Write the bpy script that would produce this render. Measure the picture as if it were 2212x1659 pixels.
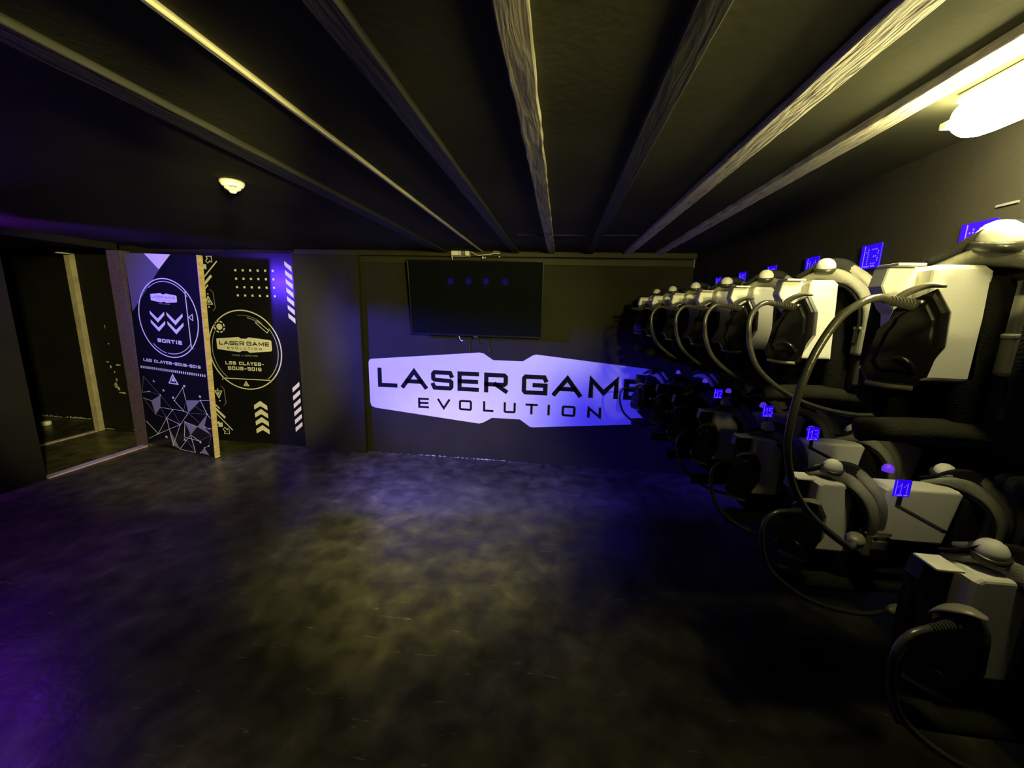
import bpy, bmesh, math, random
from mathutils import Vector, Matrix
random.seed(4)
S = bpy.context.scene
COL = S.collection
for o in list(bpy.data.objects): bpy.data.objects.remove(o)

# ------------------------------------------------------------ camera
cam_d = bpy.data.cameras.new('camera'); cam = bpy.data.objects.new('camera', cam_d); COL.objects.link(cam)
cam_d.sensor_fit = 'HORIZONTAL'; cam_d.sensor_width = 36.0; cam_d.lens = 36.0*842.0/2212.0
cam_d.clip_start = 0.02; cam_d.clip_end = 60
# rows: world axes in camera coordinates (right, down, forward)
RW = ((0.99206633, 0.04919695, -0.11568944), (0.12280779, -0.18247384, 0.97551092), (0.02688187, -0.9819791, -0.18706792))
m = Matrix([[RW[i][0], -RW[i][1], -RW[i][2]] for i in range(3)])
cam.matrix_world = Matrix.Translation((0, 0, 1.6)) @ m.to_4x4()
S.camera = cam
# ------------------------------------------------------------ world, exposure
S.view_settings.view_transform = 'Standard'; S.view_settings.look = 'None'
S.view_settings.exposure = 0.0; S.view_settings.gamma = 1.0; S.view_settings.use_curve_mapping = False
W = bpy.data.worlds.new('world'); S.world = W; W.use_nodes = True
W.node_tree.nodes['Background'].inputs[0].default_value = (0.02, 0.02, 0.03, 1)
W.node_tree.nodes['Background'].inputs[1].default_value = 0.02
YEL = (1.0, 0.88, 0.30)
BLU = (0.045, 0.030, 1.0)
def add_light(name, kind, loc, energy, color, size=0.1, size_y=None, target=None, spot=None, blend=0.5):
    d = bpy.data.lights.new(name, kind); d.energy = energy; d.color = color
    if kind == 'AREA':
        d.size = size
        if size_y: d.shape = 'RECTANGLE'; d.size_y = size_y
    else: d.shadow_soft_size = size
    if spot: d.spot_size = math.radians(spot); d.spot_blend = blend
    o = bpy.data.objects.new(name, d); COL.objects.link(o); o.location = loc
    if target is not None:
        o.rotation_euler = (Vector(target)-Vector(loc)).to_track_quat('-Z', 'Y').to_euler()
    return o
# ultraviolet lamp with two heads high on the left wall, just outside the frame
UV = (-4.30, 2.10, 1.90)
add_light('blue_sign_head', 'SPOT', UV, 3000, BLU, 0.012, target=(0.5, 3.9, 0.66), spot=54, blend=0.9)
add_light('blue_panel_head', 'SPOT', UV, 150, BLU, 0.04, target=(-3.2, 3.9, 1.15), spot=84, blend=0.8)
add_light('blue_spill', 'POINT', (-4.34, 2.06, 1.93), 50.0, (0.22, 0.015, 1.0), 0.05)
# fill spots without fixtures, added behind and above the viewer
add_light('sign_fill', 'SPOT', (0.75, -0.7, 2.06), 680, YEL, 0.20, target=(-1.2, 3.9, 1.6), spot=41, blend=0.75)
add_light('panel_fill', 'SPOT', (0.75, -0.7, 2.06), 1300, YEL, 0.07, target=(-4.1, 3.9, 0.95), spot=30, blend=0.5)
add_light('vest_fill', 'SPOT', (0.72, -0.7, 2.00), 185, YEL, 0.05, target=(0.85, 2.6, 1.68), spot=27, blend=0.7)
add_light('near_vest_fill', 'SPOT', (0.55, 0.10, 2.10), 12, YEL, 0.03, target=(0.90, 1.0, 1.60), spot=32, blend=0.8)
add_light('floor_fill', 'SPOT', (-0.75, 0.30, 2.08), 400, YEL, 0.12, target=(-0.95, 2.75, 0.0), spot=50, blend=1.0)
add_light('detector_spot', 'SPOT', (0.6, -0.5, 1.72), 260, YEL, 0.05, target=(-1.50, 1.74, 2.10), spot=12, blend=1.0)

# ------------------------------------------------------------ materials
def mat(name, col, rough=0.6, spec=0.4, bump=0.0, bscale=60, var=0.0, vscale=4, metal=0.0, stretch=None, coat=0.0):
    M = bpy.data.materials.new(name); M.use_nodes = True
    nt = M.node_tree; b = nt.nodes['Principled BSDF']
    b.inputs['Roughness'].default_value = rough; b.inputs['Metallic'].default_value = metal
    b.inputs['Specular IOR Level'].default_value = spec; b.inputs['Coat Weight'].default_value = coat
    b.inputs['Base Color'].default_value = (*col, 1)
    tc = nt.nodes.new('ShaderNodeTexCoord'); mp = nt.nodes.new('ShaderNodeMapping')
    nt.links.new(tc.outputs['Object'], mp.inputs['Vector'])
    if stretch: mp.inputs['Scale'].default_value = stretch
    if var > 0:
        n = nt.nodes.new('ShaderNodeTexNoise'); n.inputs['Scale'].default_value = vscale; n.inputs['Detail'].default_value = 6
        nt.links.new(mp.outputs['Vector'], n.inputs['Vector'])
        r = nt.nodes.new('ShaderNodeMapRange'); r.inputs[1].default_value = 0.3; r.inputs[2].default_value = 0.7
        r.inputs[3].default_value = 1-var; r.inputs[4].default_value = 1+var
        nt.links.new(n.outputs['Fac'], r.inputs[0])
        v = nt.nodes.new('ShaderNodeVectorMath'); v.operation = 'SCALE'; v.inputs[0].default_value = col
        nt.links.new(r.outputs[0], v.inputs['Scale']); nt.links.new(v.outputs[0], b.inputs['Base Color'])
    if bump > 0:
        n2 = nt.nodes.new('ShaderNodeTexNoise'); n2.inputs['Scale'].default_value = bscale; n2.inputs['Detail'].default_value = 4
        nt.links.new(mp.outputs['Vector'], n2.inputs['Vector'])
        bp = nt.nodes.new('ShaderNodeBump'); bp.inputs['Strength'].default_value = bump; bp.inputs['Distance'].default_value = 0.01
        nt.links.new(n2.outputs['Fac'], bp.inputs['Height']); nt.links.new(bp.outputs['Normal'], b.inputs['Normal'])
    return M
def emis(name, col, strength):
    M = bpy.data.materials.new(name); M.use_nodes = True; nt = M.node_tree
    b = nt.nodes['Principled BSDF']; b.inputs['Base Color'].default_value = (*[min(1, c) for c in col], 1)
    b.inputs['Emission Color'].default_value = (*col, 1); b.inputs['Emission Strength'].default_value = strength
    return M

def floor_mat():
    M = bpy.data.materials.new('worn_black_floor_paint'); M.use_nodes = True; nt = M.node_tree; N = nt.nodes; L = nt.links
    b = N['Principled BSDF']; tc = N.new('ShaderNodeTexCoord')
    def noise(s, d, dist=0.0):
        n = N.new('ShaderNodeTexNoise'); n.inputs['Scale'].default_value = s; n.inputs['Detail'].default_value = d
        n.inputs['Distortion'].default_value = dist; L.new(tc.outputs['Object'], n.inputs['Vector']); return n
    def ramp(src, pts):
        r = N.new('ShaderNodeValToRGB'); L.new(src, r.inputs[0]); e = r.color_ramp.elements
        e[0].position, e[0].color = pts[0][0], (*pts[0][1], 1); e[1].position, e[1].color = pts[-1][0], (*pts[-1][1], 1)
        for p, c in pts[1:-1]:
            q = e.new(p); q.color = (*c, 1)
        return r
    big = ramp(noise(.9, 8, .15).outputs['Fac'], [(0.30, (.026, .026, .013)), (0.5, (.062, .060, .033)), (0.68, (.13, .122, .068))])
    fine = ramp(noise(7, 9, .3).outputs['Fac'], [(0.35, (.55, .55, .55)), (0.62, (1.25, 1.25, 1.22)), (0.78, (2.2, 2.2, 2.1))])
    mx = N.new('ShaderNodeMix'); mx.data_type = 'RGBA'; mx.blend_type = 'MULTIPLY'; mx.inputs[0].default_value = 1
    L.new(big.outputs[0], mx.inputs[6]); L.new(fine.outputs[0], mx.inputs[7])
    # thin pale scratches
    mp = N.new('ShaderNodeMapping'); mp.inputs['Scale'].default_value = (1.2, 9, 1); mp.inputs['Rotation'].default_value = (0, 0, .5)
    L.new(tc.outputs['Object'], mp.inputs['Vector'])
    sn = N.new('ShaderNodeTexNoise'); sn.inputs['Scale'].default_value = 4.5; sn.inputs['Detail'].default_value = 2; sn.inputs['Distortion'].default_value = 1.5
    L.new(mp.outputs[0], sn.inputs['Vector'])
    sr = ramp(sn.outputs['Fac'], [(0.70, (0, 0, 0)), (0.74, (.09, .085, .05))])
    ad = N.new('ShaderNodeMix'); ad.data_type = 'RGBA'; ad.blend_type = 'ADD'; ad.inputs[0].default_value = 1
    L.new(mx.outputs[2], ad.inputs[6]); L.new(sr.outputs[0], ad.inputs[7]); L.new(ad.outputs[2], b.inputs['Base Color'])
    rr = ramp(noise(3, 5, .3).outputs['Fac'], [(0.3, (.27, .27, .27)), (0.7, (.46, .46, .46))]); L.new(rr.outputs[0], b.inputs['Roughness'])
    b.inputs['Specular IOR Level'].default_value = 0.30
    bp = N.new('ShaderNodeBump'); bp.inputs['Strength'].default_value = .18; bp.inputs['Distance'].default_value = .01
    L.new(noise(26, 5).outputs['Fac'], bp.inputs['Height']); L.new(bp.outputs[0], b.inputs['Normal'])
    return M

def wood_mat(name, dark, pale, lo, hi, bump=.5, scale=5, rough=.75):
    """painted sawn timber; dark paint with grain ridges in a paler tone"""
    M = bpy.data.materials.new(name); M.use_nodes = True; nt = M.node_tree; N = nt.nodes; L = nt.links
    b = N['Principled BSDF']; tc = N.new('ShaderNodeTexCoord'); mp = N.new('ShaderNodeMapping')
    mp.inputs['Scale'].default_value = (9, 1.1, 9); L.new(tc.outputs['Object'], mp.inputs['Vector'])
    n = N.new('ShaderNodeTexNoise'); n.inputs['Scale'].default_value = scale; n.inputs['Detail'].default_value = 7; n.inputs['Distortion'].default_value = .8
    L.new(mp.outputs[0], n.inputs['Vector'])
    r = N.new('ShaderNodeValToRGB'); L.new(n.outputs['Fac'], r.inputs[0]); e = r.color_ramp.elements
    e[0].position, e[0].color = lo, (*dark, 1); e[1].position, e[1].color = hi, (*pale, 1)
    L.new(r.outputs[0], b.inputs['Base Color']); b.inputs['Roughness'].default_value = rough
    bp = N.new('ShaderNodeBump'); bp.inputs['Strength'].default_value = bump; bp.inputs['Distance'].default_value = .01
    L.new(n.outputs['Fac'], bp.inputs['Height']); L.new(bp.outputs[0], b.inputs['Normal'])
    return M

M = dict(
 floor=floor_mat(),
 wall=mat('dark_wall_paint', (.030, .029, .017), .8, .08, .15, 90, .12, 3),
 wallblack=mat('black_wall_paint', (.010, .010, .008), .75, .15, .2, 60, .2, 3),
 wallr=mat('right_wall_paint', (.036, .033, .026), .8, .1, .15, 60, .15, 3),
 ceil=mat('black_ceiling_paint', (.060, .060, .038), .9, .04, .08, 40, .2, 2),
 trim=mat('dark_trim_paint', (.034, .033, .010), .6, .3, .1, 60, .15, 5),
 batten_pale=wood_mat('pale_batten', (.22, .20, .13), (.66, .62, .47), .30, .46, .9, 9),  # palest of the batten tones
 batten_mid=wood_mat('grey_batten', (.10, .09, .07), (.34, .31, .24), .3, .6, .5, 4),  # batten tone between the pale and the dark ones
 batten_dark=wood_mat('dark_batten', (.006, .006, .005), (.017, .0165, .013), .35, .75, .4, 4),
 batten_edge=wood_mat('lit_board_edge', (.30, .28, .20), (.5, .47, .36), .3, .7, .3, 4),  # pale tone stands for the lit edge of a dark board
 white=mat('white_plastic', (.80, .80, .76), .42, .4, .05, 200, .03, 8),
 print_=mat('white_print', (.74, .73, .72), .5, .3, 0, 60, .03, 6),
 dimprint=mat('grey_print', (.20, .20, .22), .55, .3),
 faint=mat('faint_print', (.10, .10, .12), .55, .3),
 board=mat('black_print_board', (.006, .006, .009), .26, .45, .02, 200),
 shadedplastic=mat('plastic_in_shade', (.014, .014, .012), .45, .2),  # dark tone stands for shade on white shells of the lower row
 black_letter=mat('black_letter', (.008, .009, .006), .7, .08),
 rubber=mat('black_rubber', (.038, .038, .031), .28, .5, .1, 80),
 gun=mat('black_gun_plastic', (.010, .010, .010), .22, .5, .03, 80),
 fabric=mat('black_fabric', (.009, .009, .007), .95, .1, .5, 220, .25, 20),
 strap=mat('grey_strap_fabric', (.26, .255, .21), .5, .35, .25, 260, .12, 20),
 webbing=mat('black_webbing', (.02, .02, .02), .8, .2, .4, 300),
 buckle=mat('buckle_plastic', (.17, .165, .14), .35, .5, .05, 80),
 pad=mat('olive_pad_fabric', (.016, .016, .011), .9, .1, .4, 150, .2, 12),
 wood=wood_mat('bare_plywood', (.42, .32, .15), (.72, .58, .33), .3, .7, .3, 6),
 jamb=wood_mat('brown_jamb', (.05, .036, .034), (.09, .066, .06), .3, .7, .3, 4),
 strip=mat('pale_floor_strip', (.50, .42, .48), .6, .3, .3, 60, .25, 8),
 post=mat('beige_post', (.42, .37, .28), .7, .2, .3, 50, .2, 8),
 tvframe=mat('tv_bezel', (.012, .012, .012), .3, .5),
 metal=mat('steel', (.55, .55, .52), .3, .5, metal=1.0),
 scuff=mat('chipped_plaster', (.45, .42, .36), .8, .2, .4, 40, .5, 20),
 lamp=emis('lamp_diffuser', (1.0, .90, .42), 90),
 blueplate=emis('blue_lit_acrylic', (.018, .0, .80), .9),
 bluedot=emis('blue_led_dots', (.22, .12, 1.0), 1.0),
 blueglow=emis('sensor_blue_glow', (.12, .03, .8), .7),  # emission stands for blue light on a small sensor
 cream=mat('cream_detector_plastic', (.88, .88, .80), .5, .3),
)
tvs = mat('tv_screen_glass', (.006, .008, .008), .05, 1.0, coat=1.0); M['tv'] = tvs

# ------------------------------------------------------------ mesh helpers
def obj(name, bm, m, parent=None, smooth=False):
    me = bpy.data.meshes.new(name); bmesh.ops.recalc_face_normals(bm, faces=bm.faces); bm.to_mesh(me); bm.free()
    if smooth:
        for p in me.polygons: p.use_smooth = True
    me.materials.append(M[m]); o = bpy.data.objects.new(name, me); COL.objects.link(o)
    if parent: o.parent = parent
    return o
def thing(name, label, cat, loc=(0, 0, 0), rz=0, group=None):
    o = bpy.data.objects.new(name, None); COL.objects.link(o); o.location = loc; o.rotation_euler = (0, 0, rz)
    o.empty_display_size = .05; o['label'] = label; o['category'] = cat
    if group: o['group'] = group
    return o
def tag(o, label, cat, group=None):
    o['label'] = label; o['category'] = cat
    if group: o['group'] = group
    return o
def struct(name, bm, m):
    o = obj(name, bm, m); o['kind'] = 'structure'; return o
def box(bm, x0, x1, y0, y1, z0, z1, bev=0, seg=2):
    g = bmesh.ops.create_cube(bm, size=1.0)
    vs = g['verts']
    for v in vs: v.co = Vector(((x0+x1)/2+v.co.x*(x1-x0), (y0+y1)/2+v.co.y*(y1-y0), (z0+z1)/2+v.co.z*(z1-z0)))
    if bev > 0:
        es = list({e for v in vs for e in v.link_edges})
        bmesh.ops.bevel(bm, geom=es, offset=bev, segments=seg, affect='EDGES', profile=.5)
    return bm
def BOX(*a, **k): return box(bmesh.new(), *a, **k)
def prism(bm, pts, fr, d0, d1, bev=0, seg=2):
    """pts 2D; fr = (origin, ex, ey, n) ; extruded from n*d0 to n*d1"""
    O, ex, ey, n = fr
    lo = [bm.verts.new(O+ex*p[0]+ey*p[1]+n*d0) for p in pts]; hi = [bm.verts.new(O+ex*p[0]+ey*p[1]+n*d1) for p in pts]
    f1 = bm.faces.new(lo); f2 = bm.faces.new(hi[::-1]); k = len(pts)
    for i in range(k): bm.faces.new((lo[i], hi[i], hi[(i+1) % k], lo[(i+1) % k]))
    if bev > 0:
        es = list(f2.edges); bmesh.ops.bevel(bm, geom=es, offset=bev, segments=seg, affect='EDGES', profile=.5)
    return bm
XZ = (Vector((0, 0, 0)), Vector((1, 0, 0)), Vector((0, 0, 1)), Vector((0, -1, 0)))
def catmull(pts, n=8):
    P = [Vector(p) for p in pts]; P = [P[0]*2-P[1]]+P+[P[-1]*2-P[-2]]; out = []
    for i in range(1, len(P)-2):
        for k in range(n):
            t = k/n; a, b, c, d = P[i-1:i+3]
            out.append(.5*((2*b)+(-a+c)*t+(2*a-5*b+4*c-d)*t*t+(-a+3*b-3*c+d)*t**3))
    out.append(P[-2]); return out
def sweep(bm, path, prof, up=Vector((0, 0, 1)), scale=None):
    """prof: list of 2D points (side, normal); path: list of Vectors"""
    rings = []
    for i, p in enumerate(path):
        t = (path[min(i+1, len(path)-1)]-path[max(i-1, 0)]).normalized()
        s = t.cross(up)
        if s.length < 1e-4: s = t.cross(Vector((1, 0, 0)))
        s.normalize(); nn = s.cross(t).normalized(); k = scale(i/(len(path)-1)) if scale else 1
        rings.append([bm.verts.new(p+s*a*k+nn*b*k) for a, b in prof])
    m_ = len(prof)
    for i in range(len(rings)-1):
        for j in range(m_):
            bm.faces.new((rings[i][j], rings[i][(j+1) % m_], rings[i+1][(j+1) % m_], rings[i+1][j]))
    bm.faces.new(rings[0][::-1]); bm.faces.new(rings[-1]); return bm
def circ(r, n=10, ry=None): return [(r*math.cos(2*math.pi*i/n), (ry or r)*math.sin(2*math.pi*i/n)) for i in range(n)]
def tube(bm, pts, r, n=10, sm=8, up=Vector((0, .3, 1))): return sweep(bm, catmull(pts, sm), circ(r, n), up)
def lathe(bm, prof, n=24, O=Vector((0, 0, 0)), ax=None):
    R = ax.to_track_quat('Z', 'Y').to_matrix() if ax is not None else Matrix.Identity(3)
    rings = [[bm.verts.new(O+R@Vector((r*math.cos(2*math.pi*i/n), r*math.sin(2*math.pi*i/n), z))) for i in range(n)] for r, z in prof]
    for a, b in zip(rings, rings[1:]):
        for i in range(n): bm.faces.new((a[i], a[(i+1) % n], b[(i+1) % n], b[i]))
    bm.faces.new(rings[0][::-1]); bm.faces.new(rings[-1]); return bm

# ------------------------------------------------------------ lettering and flat graphics
GL = {
 'L': [[(0, 1), (0, 0), (1, 0)]], 'A': [[(0, 0), (.5, 1), (1, 0)], [(.2, .33), (.8, .33)]],
 'S': [[(1, .82), (.93, 1), (.07, 1), (0, .9), (0, .6), (.07, .52), (.93, .48), (1, .4), (1, .1), (.93, 0), (.07, 0), (0, .18)]],
 'E': [[(1, 1), (0, 1), (0, 0), (1, 0)], [(0, .5), (.95, .5)]],
 'R': [[(0, 0), (0, 1), (.92, 1), (1, .9), (1, .5), (.92, .4), (0, .4)], [(.5, .4), (1, 0)]],
 'G': [[(1, .82), (.93, 1), (.07, 1), (0, .9), (0, .1), (.07, 0), (1, 0), (1, .48), (.5, .48)]],
 'M': [[(0, 0), (0, 1), (.5, .22), (1, 1), (1, 0)]], 'V': [[(0, 1), (.5, 0), (1, 1)]],
 'O': [[(.07, 0), (0, .1), (0, .9), (.07, 1), (.93, 1), (1, .9), (1, .1), (.93, 0), (.07, 0)]],
 'U': [[(0, 1), (0, .1), (.07, 0), (.93, 0), (1, .1), (1, 1)]], 'T': [[(0, 1), (1, 1)], [(.5, 1), (.5, 0)]],
 'I': [[(.5, 0), (.5, 1)]], 'N': [[(0, 0), (0, 1), (1, 0), (1, 1)]],
 'C': [[(1, .82), (.93, 1), (.07, 1), (0, .9), (0, .1), (.07, 0), (.93, 0), (1, .18)]],
 'Y': [[(0, 1), (.5, .45), (1, 1)], [(.5, .45), (.5, 0)]],
 'B': [[(0, 0), (0, 1), (.9, 1), (.97, .9), (.97, .6), (.9, .52), (0, .52)], [(.9, .52), (1, .42), (1, .1), (.93, 0), (0, 0)]],
 '-': [[(.15, .45), (.85, .45)]], "'": [[(.5, 1), (.5, .75)]], 'Z': [[(0, 1), (1, 1), (0, 0), (1, 0)]],
 'K': [[(0, 0), (0, 1)], [(1, 1), (.1, .5), (1, 0)]], 'Q': [[(0, 0), (0, 1), (1, 1), (1, 0), (0, 0)], [(.6, .3), (1.05, -.05)]], ' ': [],
}
class Draw:
    def __init__(s, fr, d0=0.0005, d1=0.003): s.bm = bmesh.new(); s.fr = fr; s.d0 = d0; s.d1 = d1
    def poly(s, pts): prism(s.bm, pts, s.fr, s.d0, s.d1)
    def line(s, pts, t, closed=False):
        P = [Vector(p) for p in pts]; n = len(P); L, R = [], []
        for i in range(n):
            a = P[(i-1) % n] if (i > 0 or closed) else None; b = P[(i+1) % n] if (i < n-1 or closed) else None
            d1 = (P[i]-a).normalized() if a is not None else None; d2 = (b-P[i]).normalized() if b is not None else None
            if d1 is None: d1 = d2
            if d2 is None: d2 = d1
            n1 = Vector((-d1.y, d1.x)); n2 = Vector((-d2.y, d2.x)); mm = (n1+n2)
            mm = n1 if mm.length < 1e-3 else mm.normalized(); k = min(1/max(mm.dot(n1), .2), 2.2)*t/2
            L.append(P[i]+mm*k); R.append(P[i]-mm*k)
        for i in range(n if closed else n-1):
            j = (i+1) % n; s.poly([R[i], R[j], L[j], L[i]])
    def glyph(s, c, x, y, w, h, t):
        for st in GL[c]:
            pts = [(x+t/2+p[0]*(w-t), y+t/2+p[1]*(h-t)) for p in st]
            cl = c == 'O'
            if cl: pts = pts[:-1]
            # square ends
            if not cl:
                a, b = Vector(pts[0]), Vector(pts[1]); pts[0] = tuple(a-(b-a).normalized()*t*.5)
                a, b = Vector(pts[-1]), Vector(pts[-2]); pts[-1] = tuple(a-(b-a).normalized()*t*.5)
            s.line(pts, t, cl)
    def text(s, txt, x, y, w, h, t, gap=.28):
        """fit the text between x and x+w"""
        ws = [.45 if c in "I'" else .55 if c == ' ' else .75 if c == '-' else 1.0 for c in txt]
        tot = sum(ws)+gap*(len(txt)-1); u = w/tot
        for c, k in zip(txt, ws):
            s.glyph(c, x, y, u*k, h, t); x += u*(k+gap)
    def arc(s, c, r, a0, a1, t, n=48):
        a0, a1 = math.radians(a0), math.radians(a1)
        s.line([(c[0]+r*math.cos(a0+(a1-a0)*i/n), c[1]+r*math.sin(a0+(a1-a0)*i/n)) for i in range(n+1)], t)
    def dots(s, c, r, a0, a1, k, sz):
        for i in range(k):
            a = math.radians(a0+(a1-a0)*i/(k-1)); x, y = c[0]+r*math.cos(a), c[1]+r*math.sin(a)
            s.poly([(x-sz/2, y-sz/2), (x+sz/2, y-sz/2), (x+sz/2, y+sz/2), (x-sz/2, y+sz/2)])
    def disc(s, c, r, n=20): s.poly([(c[0]+r*math.cos(2*math.pi*i/n), c[1]+r*math.sin(2*math.pi*i/n)) for i in range(n)])
    def tri_mark(s, c, w, h, t, up=1):
        a = [(c[0]-w/2, c[1]-up*h/2), (c[0]+w/2, c[1]-up*h/2), (c[0], c[1]+up*h/2)]
        s.line(a, t, True); q = .42
        s.poly([(c[0]+(p[0]-c[0])*q, c[1]-up*h*.1+(p[1]-c[1])*q) for p in a])
    def done(s, name, m, parent): return obj(name, s.bm, m, parent)
def logo_outline(cx, cy, k):
    """plate outline of the big wall sign, half width 1.50, scaled by k about its centre"""
    h = [(-1.50, -.20), (-1.50, .235), (-1.488, .262), (-1.46, .272), (-.293, .385), (-.25, .376), (-.153, .313), (.152, .313), (.25, .376), (.285, .388),
         (1.40, .29), (1.455, .272), (1.485, .23), (1.485, -.17), (1.465, -.245), (1.41, -.268), (.285, -.375), (.25, -.372), (.142, -.298), (-.152, -.298), (-.25, -.358), (-.293, -.37),
         (-1.44, -.262), (-1.485, -.245)]
    return [(cx+x*k, cy+y*k) for x, y in h]
LG1 = [('L', -1.914, -1.698), ('A', -1.654, -1.366), ('S', -1.323, -1.083), ('E', -1.039, -.811), ('R', -.756, -.508), ('G', -.362, -.099), ('A', -.049, .245), ('M', .314, .604), ('E', .657, .889)]
LG2 = [('E', -1.47, -1.352), ('V', -1.257, -1.12), ('O', -1.023, -.883), ('L', -.763, -.653), ('U', -.545, -.419), ('T', -.317, -.192), ('I', -.137, -.018), ('O', .056, .194), ('N', .315, .45)]
def logo_letters(D, cx, cy, k, bold=1.0):
    for c, a, b in LG1: D.glyph(c, cx+(a+.513)*k, cy+(.748-.775)*k, (b-a)*k, .208*k, .044*k*bold)
    for c, a, b in LG2: D.glyph(c, cx+(a+.513)*k, cy+(.540-.775)*k, (b-a)*k, .112*k, .022*k*bold)

# ------------------------------------------------------------ the setting
ZC = 2.148
bm = bmesh.new(); box(bm, -8, 2.2, -2.2, 5.2, -.1, 0); struct('floor', bm, 'floor')
bm = bmesh.new(); box(bm, -8, 2.2, -2.2, 5.2, ZC, ZC+.1); struct('ceiling', bm, 'ceil')
struct('wall_back', BOX(-2.06, 1.85, 3.92, 4.05, 0, ZC), 'wall')
bm = BOX(-2.74, -2.06, 3.885, 4.05, 0, ZC); box(bm, -2.17, -2.062, 3.872, 3.886, 0, 2.10, .004); struct('wall_back_pier', bm, 'wall')
struct('wall_back_left', BOX(-4.48, -2.74, 3.93, 4.05, 0, ZC), 'wallblack')
bm = BOX(1.75, 1.87, -2.1, 3.95, 0, 1.56); box(bm, 1.20, 1.87, -2.1, 3.92, 1.56, ZC); struct('wall_right', bm, 'wallr')
struct('trim_10', BOX(1.195, 1.2005, 1.27, 1.325, 1.918, 1.924), 'dimprint')
struct('wall_rear', BOX(-4.6, 1.85, -2.1, -2.0, 0, ZC), 'wallblack')
# left wall with the doorway (y 2.73 to 3.60)
bm = BOX(-4.60, -4.48, -2.1, 2.73, 0, ZC); box(bm, -4.60, -4.48, 2.73, 3.60, 2.085, ZC); box(bm, -4.60, -4.48, 3.72, 4.05, 0, ZC)
struct('wall_left', bm, 'wallblack')
struct('trim_1', BOX(-4.625, -4.46, 3.605, 3.70, 0, 2.085, bev=.003), 'jamb')          # hinge jamb
struct('trim_2', BOX(-4.56, -4.475, 2.745, 3.60, 0, .012, bev=.003), 'strip')           # threshold
# corridor behind the doorway
struct('wall_corridor', BOX(-5.55, -4.61, 3.99, 4.1, 0, ZC), 'wallblack')
struct('wall_corridor_end', BOX(-8, -5.60, 4.30, 4.42, 0, ZC), 'wallblack')
struct('wall_corridor_left', BOX(-8, -7.9, -2, 4.4, 0, ZC), 'wallblack')
struct('wall_corridor_near', BOX(-8, -4.6, -2.2, -2.1, 0, ZC), 'wallblack')
struct('trim_3', BOX(-5.61, -5.55, 2.3, 3.93, 0, .012, bev=.003), 'strip')
struct('trim_4', BOX(-5.615, -5.535, 3.94, 4.0, 0, 2.10, bev=.004), 'post')
# strip of trim along the top of the back wall
bm = BOX(-2.74, 1.2, 3.86, 3.92, 2.098, ZC, bev=.004); struct('trim_5', bm, 'trim')
bm = BOX(-2.06, 1.2, 3.90, 3.92, 2.03, 2.088, bev=.003); struct('trim_6', bm, 'trim')
struct('trim_7', BOX(-.35, .62, 3.02, 3.045, ZC-.006, ZC+.001), 'batten_dark')      # seam lath in the ceiling
# chipped skirting line at the foot of the back wall
bm = bmesh.new()
for i in range(60):
    x = -2.02+i*.033+random.uniform(-.01, .01)
    d = 1.0 if -1.5 < x < -.55 else .35
    if random.random() < .35+.65*d:
        w = random.uniform(.01, .05)*d; h = random.uniform(.003, .012)*d
        prism(bm, [(x, .004), (x+w, .002), (x+w*.9, h), (x+w*.4, h*1.3), (x+.1*w, h*.8)], (Vector((0, 3.92, 0)), Vector((1, 0, 0)), Vector((0, 0, 1)), Vector((0, -1, 0))), 0, .004)
struct('baseboard_back', bm, 'scuff')
bm = bmesh.new()
for x, z, w, h in [(-5.30, .80, .03, .05), (-5.26, .74, .02, .03), (-5.19, .83, .09, .02), (-5.27, .58, .05, .07), (-5.24, .54, .04, .06), (-5.20, .49, .12, .025), (-5.29, 1.28, .01, .05), (-5.28, 1.08, .015, .02),
                   (-5.33, .86, .05, .018), (-5.25, .65, .025, .04), (-5.5, .02, .3, .012), (-5.1, .03, .12, .008)]:
    pts = []
    for i in range(9):
        a = 2*math.pi*i/9; r = random.uniform(.5, 1.1); pts.append((x+w*.5*r*math.cos(a), z+h*.5*r*math.sin(a)))
    prism(bm, pts, (Vector((0, 3.99, 0)), Vector((1, 0, 0)), Vector((0, 0, 1)), Vector((0, -1, 0))), 0, .003)
struct('trim_8', bm, 'scuff')
bm = bmesh.new()
for i in range(34):
    x = -7.0+i*.04; w = random.uniform(.01, .06); h = random.uniform(.004, .03)
    prism(bm, [(x, .01), (x+w, .012), (x+w, .012+h), (x, .01+h*.6)], (Vector((0, 4.30, 0)), Vector((1, 0, 0)), Vector((0, 0, 1)), Vector((0, -1, 0))), 0, .003)
struct('trim_9', bm, 'scuff')

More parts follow.
